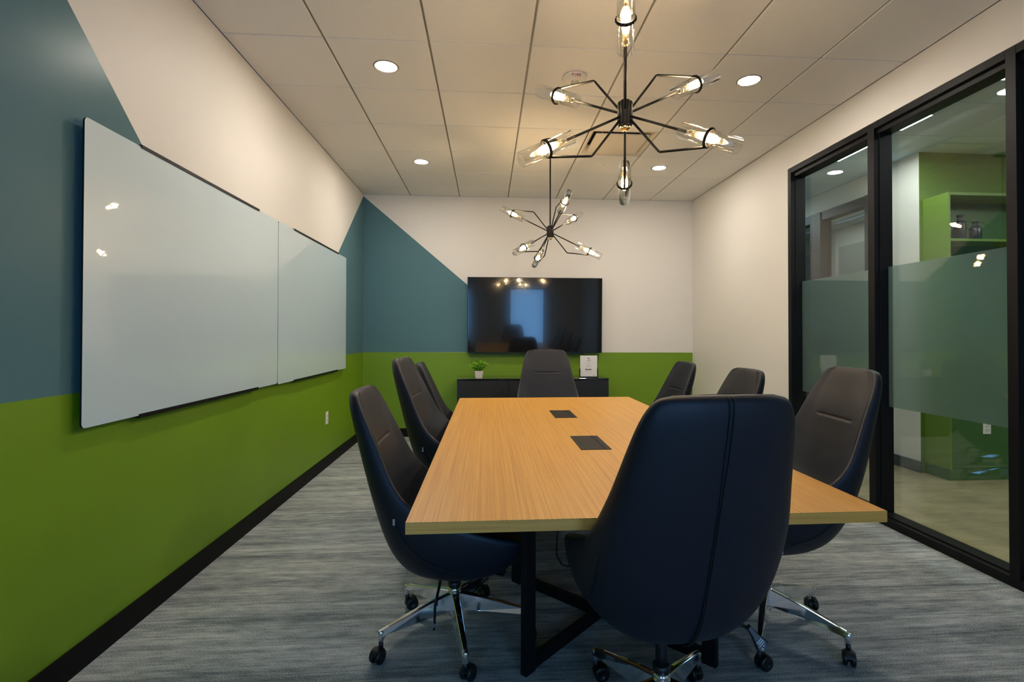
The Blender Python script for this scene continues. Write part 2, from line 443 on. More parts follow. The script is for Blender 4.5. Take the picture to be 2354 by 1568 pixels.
for x, y, z, nrm, lab in ((XL, 5.04, .47, 0, 'white wall outlet low on the green wall under the whiteboards'), (4.385, 4.212, .46, 1, 'white outlet on the green cabinet front beyond the glass')):
    t = thing('wall_outlet', lab, 'outlet', (x, y, z), 0 if nrm else -pi/2)
    # local -y faces the viewer of the wall
    s = 1 if nrm else -1
    t.rotation_euler = (0, 0, 0) if nrm else (0, 0, pi/2)
    MB().box(-.037, .037, -.006, 0, -.058, .058).build('plate', OUTM, t, bevel=.002)
    for q in (-.02, .02):
        r = MB().box(-.017, .017, -.009, -.005, q-.014, q+.014).build('receptacle', OUTM, t, bevel=.002)
        MB().box(-.008, -.005, -.0095, -.0085, q-.005, q+.006).box(.005, .008, -.0095, -.0085, q-.005, q+.006).build('slot', DARK, r)
for k, (y0, y1, lab) in enumerate(((2.62, 3.12, 'slim added glow strip in the corridor ceiling, above the cabinet end'), (3.64, 3.95, 'short added glow strip in the corridor ceiling, middle of the row'), (4.24, 4.7, 'added glow strip at the far end of the corridor ceiling row'))):
    t = thing('glow_strip', lab, 'light', (3.36, y0, CZ), 0, 'added glow strips in the corridor ceiling')  # added strips that imitate the bright line along the glass top edge
    MB().box(-.03, .03, 0, y1-y0, -.025, 0).build('housing', OUTM, t)
    MB().box(-.02, .02, .01, y1-y0-.01, -.028, -.024).build('lens', STRIP, t)

# ------------------------------------------------------------------ whiteboards
EDGEG = plain('dark glass edge', lin(22, 34, 34), .6, spec=.1)
def whiteboard(y0, y1, z0, z1, ra, rb, label):
    t = thing('glass_whiteboard', label, 'whiteboard', (XL, y0, z0), 0, 'whiteboards on the left wall')
    L, H = y1-y0, z1-z0
    # rounded glass sheet
    r, poly = .018, []
    for cx, cz, a0 in ((L-r, H-r, 0), (r, H-r, 90), (r, r, 180), (L-r, r, 270)):
        for k in range(6):
            a = math.radians(a0+18*k); poly.append((cx+r*math.cos(a), cz+r*math.sin(a)))
    MB().prism(poly, lambda a, q: (.028, a, q), (.007, 0, 0), 0, 1).build('glass_panel', [WBG, EDGEG], t)
    a, e = ra-y0, rb-y0
    MB().box(0, .0275, a, e, H-.05, H+.008).box(.0275, .039, a, e, H+.001, H+.008).box(.0355, .039, a, e, H-.006, H+.001).build('top_rail', BLACKM, t)
    MB().box(0, .0275, a, e, -.008, .05).box(.0275, .039, a, e, -.010, -.001).box(.0355, .039, a, e, -.001, .007).build('bottom_rail', BLACKM, t)
    return t
whiteboard(2.016, 3.790, .918, 2.085, 2.328, 3.478, 'longer looking glass whiteboard near the camera with chandelier reflections')
whiteboard(3.796, 5.568, .910, 2.085, 4.095, 5.276, 'glass whiteboard nearer the room corner beside the television wall')

# ------------------------------------------------------------------ television
t = thing('television', 'large black wall mounted television on the back wall above the cabinet', 'television', (.597, YB-.002, 1.044))
w, h = 1.687, .943; t.rotation_euler = (math.radians(2.1), 0, 0)
MB().box(-w/2, w/2, -.085, -.045, 0, h).build('bezel', BEZEL, t, bevel=.003)
MB().box(-w/2+.008, w/2-.008, -.0862, -.0848, .014, h-.008).build('screen', SCREEN, t)
MB().box(-.55, .55, -.045, -.02, .12, h-.2).build('rear_housing', BEZEL, t)
MB().box(-.3, .3, -.02, 0, .25, .7).build('wall_bracket', BLACKM, t)
MB().box(.42, .62, -.083, -.06, -.012, 0).build('sensor_bar', BEZEL, t)

# ------------------------------------------------------------------ cabinet with ridged doors
CX0, CX1, CYF, CH = -.352, 1.442, 6.006, .755
t = thing('media_cabinet', 'low black cabinet with ridged chevron doors under the television', 'cabinet', (CX0, CYF, 0))
cw, cd = CX1-CX0, YB-.012-CYF
MB().box(.0, cw, .02, cd, .06, CH-.022).build('body', CABB, t)
MB().box(0, cw, 0, cd, CH-.022, CH).build('top', CABT, t, bevel=.002)
MB().box(.04, cw-.04, .05, cd-.03, 0, .06).build('plinth', CABB, t)
def clip(poly, nx, ny, c):
    out = []
    for i in range(len(poly)):
        p, q = poly[i], poly[(i+1) % len(poly)]
        dp, dq = p[0]*nx+p[1]*ny-c, q[0]*nx+q[1]*ny-c
        if dp >= 0: out.append(p)
        if dp*dq < 0:
            s = dp/(dp-dq); out.append((p[0]+(q[0]-p[0])*s, p[1]+(q[1]-p[1])*s))
    return out
dw, dh = cw/3, CH-.022-.065
for k in range(3):
    x0, x1, zz0, zz1 = k*dw+.003, (k+1)*dw-.003, .065, CH-.026
    b = MB().box(x0, x1, .004, .02, zz0, zz1)
    xm = (x0+x1)/2
    zm = zz1-(x1-x0)/2     # two diagonals fall from the top corners and meet in the middle
    for poly, ang in (([(x0, zz0), (xm, zz0), (xm, zm), (x0, zz1)], -45), ([(xm, zz0), (x1, zz0), (x1, zz1), (xm, zm)], 0), ([(x0, zz1), (xm, zm), (x1, zz1)], 45)):
        a = math.radians(ang); nx, ny = -math.sin(a), math.cos(a)
        vals = [p[0]*nx+p[1]*ny for p in poly]; c = min(vals)+.004
        while c < max(vals)-.004:
            q = clip(clip(poly, nx, ny, c), -nx, -ny, -(c+.010))
            if len(q) >= 3: b.prism(q, lambda a_, b_: (a_, -.0045, b_), (0, .009, 0))
            c += .017
    b.build('door', CABB, t)

# ------------------------------------------------------------------ plant and sign on the cabinet
t = thing('potted_plant', 'small leafy green plant in a white pot at the cabinet end', 'plant', (-.105, 6.14, CH))
b = MB(); n = 6
prof = [(.046, 0), (.060, .084), (.054, .084), (.052, .074)]
b.lathe([(.0, 0)] + prof + [(0, .074)], n=6, smooth=False); b.build('pot', POTM, t, bevel=.001)
MB().lathe([(.051, .070), (.035, .079), (0, .081)], n=14).build('soil', SOIL, t)
fol, stems = MB(), MB()
for k in range(26):
    a = 2*pi*k/26*3.7; tilt = .15+.75*((k*7) % 26)/26
    L = .085+.065*random.random()
    d = Vector((math.cos(a)*math.sin(tilt), math.sin(a)*math.sin(tilt), math.cos(tilt)))
    p0 = Vector((.015*math.cos(a), .015*math.sin(a), .075)); p1 = p0+d*L
    stems.tube([p0, p0+d*L*.5+Vector((0, 0, .004)), p1], .0014, n=5)
    for j in range(7):
        c = p0+d*L*(.12+.88*j/6); aa = a+j*2.1
        side = (d.orthogonal().normalized()); side.rotate(Matrix.Rotation(aa, 3, d))
        ax = (side*.8+d*.6).normalized(); wd = ax.cross(d).normalized(); up = wd.cross(ax)
        ll, lw2 = .028+.014*random.random(), .011
        pts = [c, c+ax*ll*.35+wd*lw2+up*.003, c+ax*ll*.75+wd*lw2*.7+up*.002, c+ax*ll-up*.003, c+ax*ll*.75-wd*lw2*.7+up*.002, c+ax*ll*.35-wd*lw2+up*.003, c+ax*ll*.5-up*.001]
        fol.add(pts, [(0, 1, 6), (1, 2, 6), (2, 3, 6), (3, 4, 6), (4, 5, 6), (5, 0, 6)])
fol.build('foliage', LEAF, t, fixn=False); stems.build('stems', STEMM, t)
t = thing('sign_holder', 'black tabletop sign holder standing on the cabinet under the television', 'sign holder', (1.221, 6.12, CH))
MB().box(-.112, .112, -.03, .03, 0, .012).box(-.112, .112, .006, .010, .012, .11).build('base', BLACKP, t, bevel=.001)
for s in (-1, 1): MB().box(s*.108-.006, s*.108+.006, -.010, .010, .012, .105).build('clip', BLACKP, t)
t = thing('notice_sheet', 'white printed notice sheet held in the black sign holder', 'notice', (1.221, 6.118, CH+.0125))
MB().box(-.103, .103, -.001, .001, 0, .252).build('sheet', PAPER, t)
def marks(name, rects, m):
    b = MB()
    for x0, x1, z0, z1 in rects: b.box(x0, x1, -.0016, -.0009, z0, z1)
    b.build(name, m, t)
marks('printed_logo', [(-.012, .01, .211, .222), (-.004, .002, .2105, .2135)], INK)
marks('printed_emblem', [(-.03, -.014, .190, .196), (-.015, -.001, .184, .190), (-.003, .007, .186, .193), (.006, .014, .187, .193), (.013, .033, .192, .198)], INKL)
marks('printed_emblem_stem', [(.000, .006, .172, .187)], INK)
marks('printed_line', [(-.058, .056, .158, .161)], INKL)
for z in (.139, .128, .117): marks('printed_line', [(-.03, .029, z, z+.003)], INKL)
x = -.04; R_ = []
for wd in (.008, .007, .008, .006, 0, .009, .008, .007, .008):
    if wd: R_.append((x, x+wd+.0004, .076, .090))
    x += wd+.0010 if wd else .005
marks('printed_heading', R_, INK)
marks('printed_line', [(-.03, .031, .055, .058)], INKL)
marks('printed_mark', [(.055, .07, .012, .017)], INK)

# ------------------------------------------------------------------ conference table
TBX0, TBX1, TBY0, TBY1, TBZ = -.231, 1.213, 1.478, 4.337, .737
t = thing('conference_table', 'long oak veneer conference table on black crossed steel frames', 'table', ((TBX0+TBX1)/2, (TBY0+TBY1)/2, 0))
hw, hl = (TBX1-TBX0)/2, (TBY1-TBY0)/2
th = .034
b = MB().add([(-hw, -hl, TBZ), (hw, -hl, TBZ), (hw, hl, TBZ), (-hw, hl, TBZ), (-hw, -hl, TBZ-.003), (hw, -hl, TBZ-.003), (hw, hl, TBZ-.003), (-hw, hl, TBZ-.003)],
             [(0, 1, 2, 3), (0, 4, 5, 1), (1, 5, 6, 2), (2, 6, 7, 3), (3, 7, 4, 0), (4, 7, 6, 5)])
b.build('tabletop', WOOD, t)
b = MB().box(-hw, hw, -hl, hl, TBZ-th, TBZ-.003); b.build('edge_band', EDGE, t)
def base(cy, n):
    cx = .508-(TBX0+TBX1)/2; cy = cy-(TBY0+TBY1)/2; r = .352
    for sx, sy in ((-1, -1), (1, -1), (1, 1), (-1, 1)):
        ang = math.atan2(-sy, -sx)
        M = Matrix.Translation((cx+sx*r, cy+sy*r, 0)) @ Matrix.Rotation(ang, 4, 'Z')
        l = MB().box(-.028, .028, -.014, .014, 0, TBZ-th, M=M); l = l.build('leg', BLACKM, t, bevel=.002)
        MB().box(-.02, .02, -.012, .012, -.0005, .006, M=M).build('foot_glide', BLACKP, l)
    for q in (1, -1):
        M = Matrix.Translation((cx, cy, 0)) @ Matrix.Rotation(q*pi/4, 4, 'Z')
        LL = r*math.sqrt(2)-.02
        MB().box(-LL, LL, -.0135+.0003*q, .0135, .006, .052+.0006*q, M=M).build('floor_bar', BLACKM, t, bevel=.002)
        MB().box(-LL, LL, -.0135+.0003*q, .0135, TBZ-th-.05, TBZ-th-.001+.0006*q, M=M).build('top_bar', BLACKM, t, bevel=.002)
base(2.285, 0); base(3.56, 1)
for (y0, y1) in ((2.352, 2.668), (3.262, 3.58)):
    x0, x1 = .434-(TBX0+TBX1)/2, .578-(TBX0+TBX1)/2; a, e = y0-(TBY0+TBY1)/2, y1-(TBY0+TBY1)/2
    h_ = MB()
    # frame with a slot, and a hinged lid
    h_.box(x0, x0+.022, a, e, TBZ-.02, TBZ+.0025).box(x1-.026, x1, a, e, TBZ-.02, TBZ+.0025)
    h_.box(x0+.022, x1-.026, a, a+.012, TBZ-.02, TBZ+.0025).box(x0+.022, x1-.026, e-.012, e, TBZ-.02, TBZ+.0025)
    h_ = h_.build('power_hatch', HATCH, t)
    MB().box(x0+.0235, x1-.038, a+.013, e-.013, TBZ-.006, TBZ+.0022).build('lid', HATCH, h_)
    MB().box(x1-.038, x1-.026, a+.012, e-.012, TBZ-.006, TBZ+.0006).build('brush_slot', DARK, h_)
MB().tube([(.316-.491, -.72, .69), (.312-.491, -.72, .5), (.300-.491, -.71, .4), (.300-.491, -.70, .32), (.325-.491, -.68, .27), (.36-.491, -.64, .24), (.42-.491, -.6, .3)], .004, n=8).build('hanging_cable', BLACKP, t)

# ------------------------------------------------------------------ conference chairs
# stations from the top of the back, down and round to the seat front: rim (f, z, half width), inner middle (f, z), outer middle (f, z)
ST = [((-.378, 1.043, .134), (-.374, 1.046), (-.402, 1.046)),
      ((-.370, 1.030, .178), (-.364, 1.024), (-.418, 1.030)),
      ((-.346, .976, .208), (-.344, .964), (-.414, .976)),
      ((-.300, .880, .230), (-.312, .868), (-.392, .880)),
      ((-.255, .780, .251), (-.284, .760), (-.363, .765)),
      ((-.214, .700, .272), (-.258, .660), (-.332, .650)),
      ((-.166, .640, .283), (-.226, .560), (-.296, .520)),
      ((-.104, .597, .288), (-.176, .490), (-.248, .392)),
      ((-.020, .562, .290), (-.090, .462), (-.168, .305)),
      ((.080, .527, .293), (.020, .455), (-.036, .274)),
      ((.170, .497, .280), (.140, .456), (.110, .280)),
      ((.240, .474, .256), (.228, .452), (.212, .320)),
      ((.276, .456, .220), (.274, .440), (.266, .380)),
      ((.288, .440, .185), (.290, .430), (.286, .424))]
def cr(vals, t):
    n = len(vals); i = min(int(t), n-2); u = t-i
    p = [vals[max(0, i-1)], vals[i], vals[i+1], vals[min(n-1, i+2)]]
    out = []
    for k in range(len(vals[0])):
        a, b_, c, d = (q[k] for q in p)
        out.append(.5*(2*b_ + (c-a)*u + (2*a-5*b_+4*c-d)*u*u + (3*b_-a-3*c+d)*u**3))
    return out
def station(t):
    r = cr([s[0] for s in ST], t); i = cr([s[1] for s in ST], t); o = cr([s[2] for s in ST], t)
    return r, i, o
def p_outer(t, u):
    r, i, o = station(t); th_ = u*pi/2; n = 2.45
    s, c = math.sin(th_), math.cos(th_)
    x = r[2]*math.copysign(abs(s)**(2/n), s); k = max(0, c)**(2/n)
    return Vector((x, r[0]+(o[0]-r[0])*k, r[1]+(o[1]-r[1])*k))
LIP = .026
def p_inner(t, u, puff=0):
    r, i, o = station(t); q = 1-abs(u)**2.6
    f, z = r[0]+(i[0]-r[0])*q, r[1]+(i[1]-r[1])*q
    return Vector(((r[2]-LIP)*u, f, z))
def lip_dir(t):
    r, i, o = station(t); d = Vector((0, r[0]-o[0], r[1]-o[1]))
    return d.normalized() if d.length > 1e-5 else Vector((0, 0, 1))
def make_shell():
    b = MB(); TT = [0, .35, .7] + [1+.5*k for k in range(24)] + [12.5, 13]
    TT = sorted(set(TT)); us = [-1+2*k/18 for k in range(19)]
    rows = []
    def row(t):
        r, i, o = station(t); d = lip_dir(t); R = []
        def edge(s):
            e0 = Vector((s*(r[2]-LIP-.006), r[0], r[1]))-d*.012
            e1 = Vector((s*(r[2]-LIP*.85), r[0], r[1]))+d*.007
            e2 = Vector((s*(r[2]-LIP*.3), r[0], r[1]))+d*.009
            return [e0, e1, e2]
        return edge(-1) + [p_outer(t, u) for u in us] + edge(1)[::-1]
    rows = [row(t) for t in TT]
    # close over the top of the back and the seat front
    def closing(t, up, n):
        r, i, o = station(t); base_ = row(t)
        A = []; B = []
        for p in base_:
            u = max(-1, min(1, p.x/(r[2]-LIP)))
            q = p_inner(t, u); q.x = p.x*.98
            A.append((p+q)/2 + up*.0035); B.append(q - up*.012)
        return A, B
    A0, B0 = closing(0, Vector((0, -.2, 1)).normalized(), 0)
    A1, B1 = closing(13, Vector((0, 1, -.1)).normalized(), 1)
    rows = [B0, A0] + rows + [A1, B1]
    n = len(rows[0])
    for R in rows: b.v += [tuple(p) for p in R]
    for j in range(len(rows)-1):
        for i in range(n-1):
            b.face([j*n+i, j*n+i+1, (j+1)*n+i+1, (j+1)*n+i], 1 if (i < 3 or i > n-5) else 0, True)
    return b
def make_pad(t0, t1, rows, crease=None):
    b = MB(); us = [-1+2*k/40 for k in range(41)]; n = len(us)
    for j in range(rows+1):
        t = t0+(t1-t0)*j/rows
        P0, P1 = p_inner(t, 0), p_inner(min(13, t+.02), 0); d = (P1-P0).normalized()
        nrm = Vector((0, d.z, -d.y)); nrm = -nrm if nrm.y < 0 and nrm.z < .3 else nrm
        nrm = Vector((0, -d.z, d.y))
        if nrm.dot(Vector((0, 1, 1))) < 0: nrm = -nrm
        for u in us:
            p = p_inner(t, u)
            # the padding rolls up over the lip of the shell at its edges
            e = max(0, (abs(u)-.80)/.20); e = e*e*(3-2*e)
            p.x += math.copysign(LIP*.30*e, u)
            p = p + lip_dir(t)*(.0075*e*min(1, t/.5))
            if crease:
                dzc = p.z-crease; g1 = 1/(1+math.exp((abs(p.x)-.118)/.004))
                k = -.0085*math.exp(-(dzc/.0034)**2)*g1 + .0008*math.exp(-((dzc+.015)/.014)**2)*g1
                p = p + nrm*k
            b.v.append(tuple(p))
    for j in range(rows):
        for i in range(n-1): b.face([j*n+i, j*n+i+1, (j+1)*n+i+1, (j+1)*n+i], 0, True)
    return b
def make_leg(ang):
    b = MB(); R = .318
    d = Vector((math.cos(ang), math.sin(ang), 0)); s = Vector((-d.y, d.x, 0))
    secs = []
    for r, zt, hgt, w in ((.018, .186, .070, .024), (.10, .171, .059, .0215), (R-.03, .127, .028, .0155), (R-.008, .121, .026, .0148), (R+.006, .115, .026, .012)):
        secs.append([d*r+s*(-w*.5)+Vector((0, 0, zt-.0015)), d*r+Vector((0, 0, zt)), d*r+s*(w*.5)+Vector((0, 0, zt-.0015)), d*r+s*(w*.62)+Vector((0, 0, zt-.004)), d*r+s*w+Vector((0, 0, zt-hgt)), d*r+s*(-w)+Vector((0, 0, zt-hgt)), d*r+s*(-w*.62)+Vector((0, 0, zt-.004))])
    n = 7
    for q in secs: b.v += [tuple(p) for p in q]
    for j in range(len(secs)-1):
        for i in range(n): b.face([j*n+i, j*n+(i+1) % n, (j+1)*n+(i+1) % n, (j+1)*n+i])
    b.face(list(range(n))[::-1]); b.face([(len(secs)-1)*n+i for i in range(n)])
    c = d*(R-.004)
    b.lathe([(0, .072), (.0115, .072), (.013, .078), (.013, .112), (.010, .116), (0, .116)], n=18, origin=c)
    return b, c
def make_caster(c, swing):
    b = MB(); a = Vector((math.cos(swing), math.sin(swing), 0)); s = Vector((-a.y, a.x, 0))
    w = c + a*.020 + Vector((0, 0, .028))
    for q in (-1, 1):
        b.lathe([(0, 0), (.019, 0), (.026, .003), (.028, .007), (.028, .014), (.025, .018), (.012, .019), (.010, .0165), (0, .0165)], n=24, axis=s*q, origin=w+s*q*.004)
    b.cyl(w-s*.006, w+s*.006, .012, n=12)
    b.cyl(c+Vector((0, 0, .045)), c+Vector((0, 0, .074)), .009, n=12)
    # fork hood over the wheels
    arc = [w + Vector((0, 0, 1))*(.0305*math.sin(t)) + a*(.0305*math.cos(t)) for t in [math.radians(20+14*k) for k in range(11)]]
    o = len(b.v)
    for p in arc: b.v += [tuple(p-s*.012), tuple(p+s*.012)]
    for k in range(len(arc)-1): b.face([o+2*k, o+2*k+1, o+2*k+3, o+2*k+2], 0, True)
    return b
def make_chair(label, base_rot):
    t = thing('conference_chair', label, 'chair', (0, 0, 0), 0, 'conference chairs round the table')
    up = thing('upholstered_body', None, None); up.parent = t   # replaced below by the shell itself
    bpy.data.objects.remove(up)
    sh = make_shell().build('shell', [SHELLL, CHAIRL], t, subsurf=1)
    make_pad(0, 6.4, 150, .835).build('backrest_pad', CHAIRL, t)
    make_pad(6.4, 12.9, 44).build('seat_cushion', CHAIRL, t)
    b = MB()
    seam = [p_outer(tt, 0)+Vector((0, -.0012, -.0006)) for tt in [.3+.25*k for k in range(38)]]
    for q in (-1, 1):
        pts = [p+Vector((q*(.0056 if p.z > .86 else .0056-.0028*min(1, (.86-p.z)/.06)), 0, 0)) for p in seam]
        b.tube(pts, .0019, n=6)
    b.build('back_seam', SEAM, t)
    for q in (-1, 1):
        b = MB(); r, i, o = station(6.55)
        pts = [Vector((q*(r[2]-LIP*.1), r[0], r[1])), Vector((q*(r[2]-LIP*.5), r[0]+.004, r[1]+.009)), Vector((q*(r[2]-LIP*1.1), r[0], r[1]+.002))]
        b.tube(pts, .0018, n=6).build('rim_seam', SEAM, t)
    for q in (1,):
        r, i, o = station(6.2)
        p = p_outer(6.2, q*.80)
        MB().box(p.x-.003, p.x+.003, p.y-.004, p.y+.004, p.z-.012, p.z+.012).build('side_tab', CHROME, t)
    for q in (-1, 1):
        pts = [p_outer(6.0+.25*k, q*(.80-.012*k)) for k in range(13)]
        pts = [p + Vector((q*.0006, -.0008, 0)) for p in pts]
        MB().tube(pts, .0016, n=6).build('side_seam', SEAM, t)
    # mechanism, lever and gas lift
    MB().box(-.07, .07, -.10, .10, .272, .318).build('tilt_mechanism', BLACKP, t, bevel=.008)
    lv = MB().tube([(.05, -.05, .285), (.16, -.05, .278), (.235, -.05, .284), (.270, -.05, .265)], .0055, n=8).build('lever', BLACKP, t)
    pd = MB(); c0, c1 = Vector((.262, -.05, .276)), Vector((.318, -.05, .200)); ax = (c1-c0).normalized(); nn = Vector((0, -.96, .28)).normalized(); sd = ax.cross(nn).normalized(); nn = sd.cross(ax)
    if nn.y > 0: nn = -nn
    out = []
    L = (c1-c0).length
    for s_, w_ in ((0, .007), (.3, .009), (.6, .016), (.8, .0215), (.93, .019), (1, .008)): out.append((s_*L, w_))
    poly = [(a, w_) for a, w_ in out] + [(a, -w_) for a, w_ in out[::-1]]
    pd.prism(poly, lambda a, q: c0+ax*a+sd*q, nn*.008, 0)
    pd.prism([(a*.94+.005, w_*.8) for a, w_ in poly], lambda a, q: c0+ax*a+sd*q+nn*.008, nn*.0012, 1)
    for k, (a, w0, w1, h_) in enumerate(((.60, -.011, .011, .003), (.68, -.013, .008, .003), (.76, -.012, .012, .0022), (.84, -.006, -.001, .003), (.86, .004, .008, .008))):
        pd.prism([(a*L, w0), (a*L+h_, w0), (a*L+h_, w1), (a*L, w1)], lambda a_, q: c0+ax*a_+sd*q+nn*.009, nn*.0006, 2)
    pd.build('paddle', [BLACKP, PADG, ICONW], lv)
    MB().lathe([(.019, .11), (.019, .30)], n=20).build('gas_lift', BLACKP, t)
    MB().lathe([(0, .205), (.026, .205), (.028, .210), (.028, .226), (.022, .232), (0, .232)], n=22).build('lift_collar', BLACKP, t)
    MB().lathe([(0, .088), (.026, .088), (.0285, .094), (.0285, .196), (.027, .204), (.022, .206), (0, .206)], n=28).build('hub', CHROME, t)
    for k in range(5):
        a = base_rot+2*pi*k/5
        lg, c = make_leg(a); lg = lg.build('leg', CHROME, t, bevel=.002)
        make_caster(c, a+(1.1, -2.0, .6, 2.4, -1.2)[k]).build('caster', BLACKP, lg)
    return t
UPPER = ('shell', 'backrest_pad', 'seat_cushion', 'back_seam', 'rim_seam', 'side_seam', 'side_tab', 'tilt_mechanism', 'lever')
LOWER = ('leg', 'hub')
def setup_chair(t, loc, face, lift, base_ang):
    """face: heading of the seat (world angle of its forward axis); base_ang: turn of the five star base in the world"""
    t.location = (loc[0], loc[1], 0); t.rotation_euler = (0, 0, face-pi/2)
    for ch in t.children:
        k = ch.name.split('.')[0]
        if k in UPPER: ch.location.z = lift
        elif k == 'gas_lift': ch.scale.z = 1; ch.location.z = min(lift, .09)
        elif k == 'leg' or k == 'hub': ch.rotation_euler.z = base_ang-(face-pi/2)
R = math.radians
chairs = [((-.137, 2.200), 0, .000, 65, 'charcoal chair at the near end of the left table side, by the whiteboard'),
          ((-.112, 2.985), -4, .090, 20, 'tall set charcoal chair between the other two on the left table side'),
          ((-.100, 3.800), 4, .020, 50, 'charcoal chair at the far end of the left side, before the cabinet'),
          ((1.203, 2.150), 175, .082, 21, 'charcoal chair in front of the black framed glass wall at the table corner'),
          ((1.200, 3.010), 180, .020, 33, 'charcoal chair mostly hidden, middle seat before the white right wall'),
          ((1.190, 3.960), 180, .012, 10, 'charcoal chair before the far right green corner of the back wall'),
          ((.545, 4.480), -92, .083, 14, 'charcoal chair at the far table end facing the camera before the television'),
          ((.553, 1.600), 94, .079, 47, 'large dark chair at the near table end seen from behind')]
proto = make_chair(chairs[0][4], 0)
allch = [proto] + [copy_tree(proto) for _ in chairs[1:]]
for o, (loc, face, lift, ba, lab) in zip(allch, chairs):
    o['label'] = lab; setup_chair(o, loc, R(face), lift, R(ba))

# ------------------------------------------------------------------ chandeliers
def make_chandelier(label):
    t = thing('chandelier', label, 'chandelier', (0, 0, 0), 0, 'chandeliers over the table')
    top = ZC-2.18
    MB().lathe([(0, top), (.065, top), (.068, top-.006), (.066, top-.022), (.012, top-.028), (0, top-.028)], n=32).build('canopy', LAMPM, t)
    MB().cyl((0, 0, .05), (0, 0, top-.02), .0065, n=12).build('stem', LAMPM, t)
    hb = MB().lathe([(0, -.052), (.022, -.052), (.026, -.046), (.026, .050), (.020, .058), (0, .058)], n=24)
    for k in range(12):
        a = 2*pi*k/12; hb.cyl((.0265*math.cos(a), .0265*math.sin(a), -.044), (.0265*math.cos(a), .0265*math.sin(a), .050), .0048, n=8)
    h_ = hb.build('hub', LAMPM, t)
    MB().lathe([(0, -.066), (.012, -.066), (.020, -.060), (.023, -.052), (0, -.05)], n=20).build('brass_cap', BRASS, h_)
    for k in range(6):
        a = k*pi/3; sg = 1 if k % 2 == 0 else -1; e = .485*sg
        rad = Vector((math.sin(a), -math.cos(a), 0)); d = rad*math.cos(e)+Vector((0, 0, math.sin(e)))
        up = (-rad*math.sin(e)+Vector((0, 0, math.cos(e))))*sg    # side of the tube the brace meets
        L = .395
        arm = MB().cyl(d*.028, d*.315, .0052, n=10).build('arm', LAMPM, t)
        p0 = rad*.028+Vector((0, 0, .030*sg)); p1 = rad*.152+Vector((0, 0, .190*sg)); p2 = d*L+up*.0345
        MB().tube([p0, p1-(p1-p0).normalized()*.004, p1+(p2-p1).normalized()*.004, p2], .0050, n=10).build('brace', LAMPM, arm)
        MB().cyl(d*.312, d*.350, .011, .0125, n=16).cyl(d*.300, d*.312, .008, n=16).build('socket', SOCKM, arm)
        MB().lathe([(.011, .350), (.0135, .362), (.0155, .385), (.0165, .402), (.0145, .420), (.008, .434), (0, .438)], n=16, axis=d).build('bulb', BULB, arm)
        # open glass tube held by a ring
        gi = [(.0290, L-.120), (.0290, L+.118), (.0310, L+.118), (.0310, L-.120), (.0290, L-.120)]
        tb = MB().lathe(gi, n=32, axis=d)
        tb.build('glass_shade', TUBEG, arm)
        rg = MB().lathe([(.0312, L-.006), (.0350, L-.006), (.0350, L+.006), (.0312, L+.006), (.0312, L-.006)], n=32, axis=d)
        for q in range(20):
            w_ = 2*pi*q/20; A = d.orthogonal().normalized(); B = d.cross(A)
            c = (A*math.cos(w_)+B*math.sin(w_))*.0352
            rg.cyl(d*(L-.0045)+c, d*(L+.0045)+c, .0028, n=6)
        rg.build('shade_ring', LAMPM, arm)
    return t
ch1 = make_chandelier('larger looking black six arm chandelier with glass tubes above the near table half')
ch2 = copy_tree(ch1); ch2['label'] = 'smaller looking black six arm chandelier hanging before the television'
ch1.location = (.565, 2.07, 2.18); ch1.rotation_euler = (0, 0, -.258+0)
ch2.location = (.558, 4.543, 2.188); ch2.rotation_euler = (0, 0, R(13.06))
BULB_W = 16.0
for c in (ch1, ch2):
    for k in range(6):
        a = k*pi/3; e = .485*(1 if k % 2 == 0 else -1)
        d = Vector((math.sin(a)*math.cos(e), -math.cos(a)*math.cos(e), math.sin(e)))
        l = bpy.data.lights.new('bulb_light', 'POINT'); l.energy = BULB_W; l.color = (1, .75, .45); l.shadow_soft_size = .02
        o = bpy.data.objects.new('bulb_light', l); C.objects.link(o)
        o.location = Vector(c.location) + Matrix.Rotation(c.rotation_euler.z, 3, 'Z') @ (d*.405)

# ------------------------------------------------------------------ ceiling fixtures
dl = [(-.660, 3.360, 'recessed ceiling downlight nearer the camera on the whiteboard side'), (1.778, 3.360, 'recessed ceiling downlight nearer the camera on the glass wall side'),
      (-.668, 5.196, 'recessed ceiling downlight by the back wall on the whiteboard side'), (1.778, 5.196, 'recessed ceiling downlight by the back wall on the glass wall side')]
def make_downlight(label):
    t = thing('downlight', label, 'downlight', (0, 0, ZC), 0, 'recessed downlights in the ceiling')
    MB().lathe([(.074, -.003), (.082, 0), (.082, .004), (.060, .004), (.060, -.001), (.074, -.003)], n=36).build('trim_ring', GRIDM, t)
    MB().lathe([(0, -.0015), (.068, -.0015), (.068, .003), (0, .003)], n=32).build('lens', LENS, t)
    return t
d0 = make_downlight(dl[0][2])
for k, (x, y, lab) in enumerate(dl):
        o = d0 if k == 0 else copy_tree(d0); o.location = (x, y, ZC); o['label'] = lab
t = thing('smoke_detector', 'round off white fire alarm with red FIRE lettering on the ceiling', 'fire alarm', (.582, 3.40, ZC))
MB().lathe([(0, 0), (.080, 0), (.082, -.006), (.078, -.016), (.060, -.030), (.050, -.036), (0, -.037)], n=36).build('housing', DETM, t)
MB().lathe([(0, -.055), (.012, -.054), (.022, -.048), (.026, -.036), (0, -.034)], n=20).build('strobe_lens', thin_glass('strobe lens', (.8, .8, .8, 1), 1.6), t)
MB().lathe([(.027, -.034), (.031, -.034), (.031, -.041), (.027, -.041), (.027, -.034)], n=20).build('strobe_bezel', CHROME, t)
b = MB()
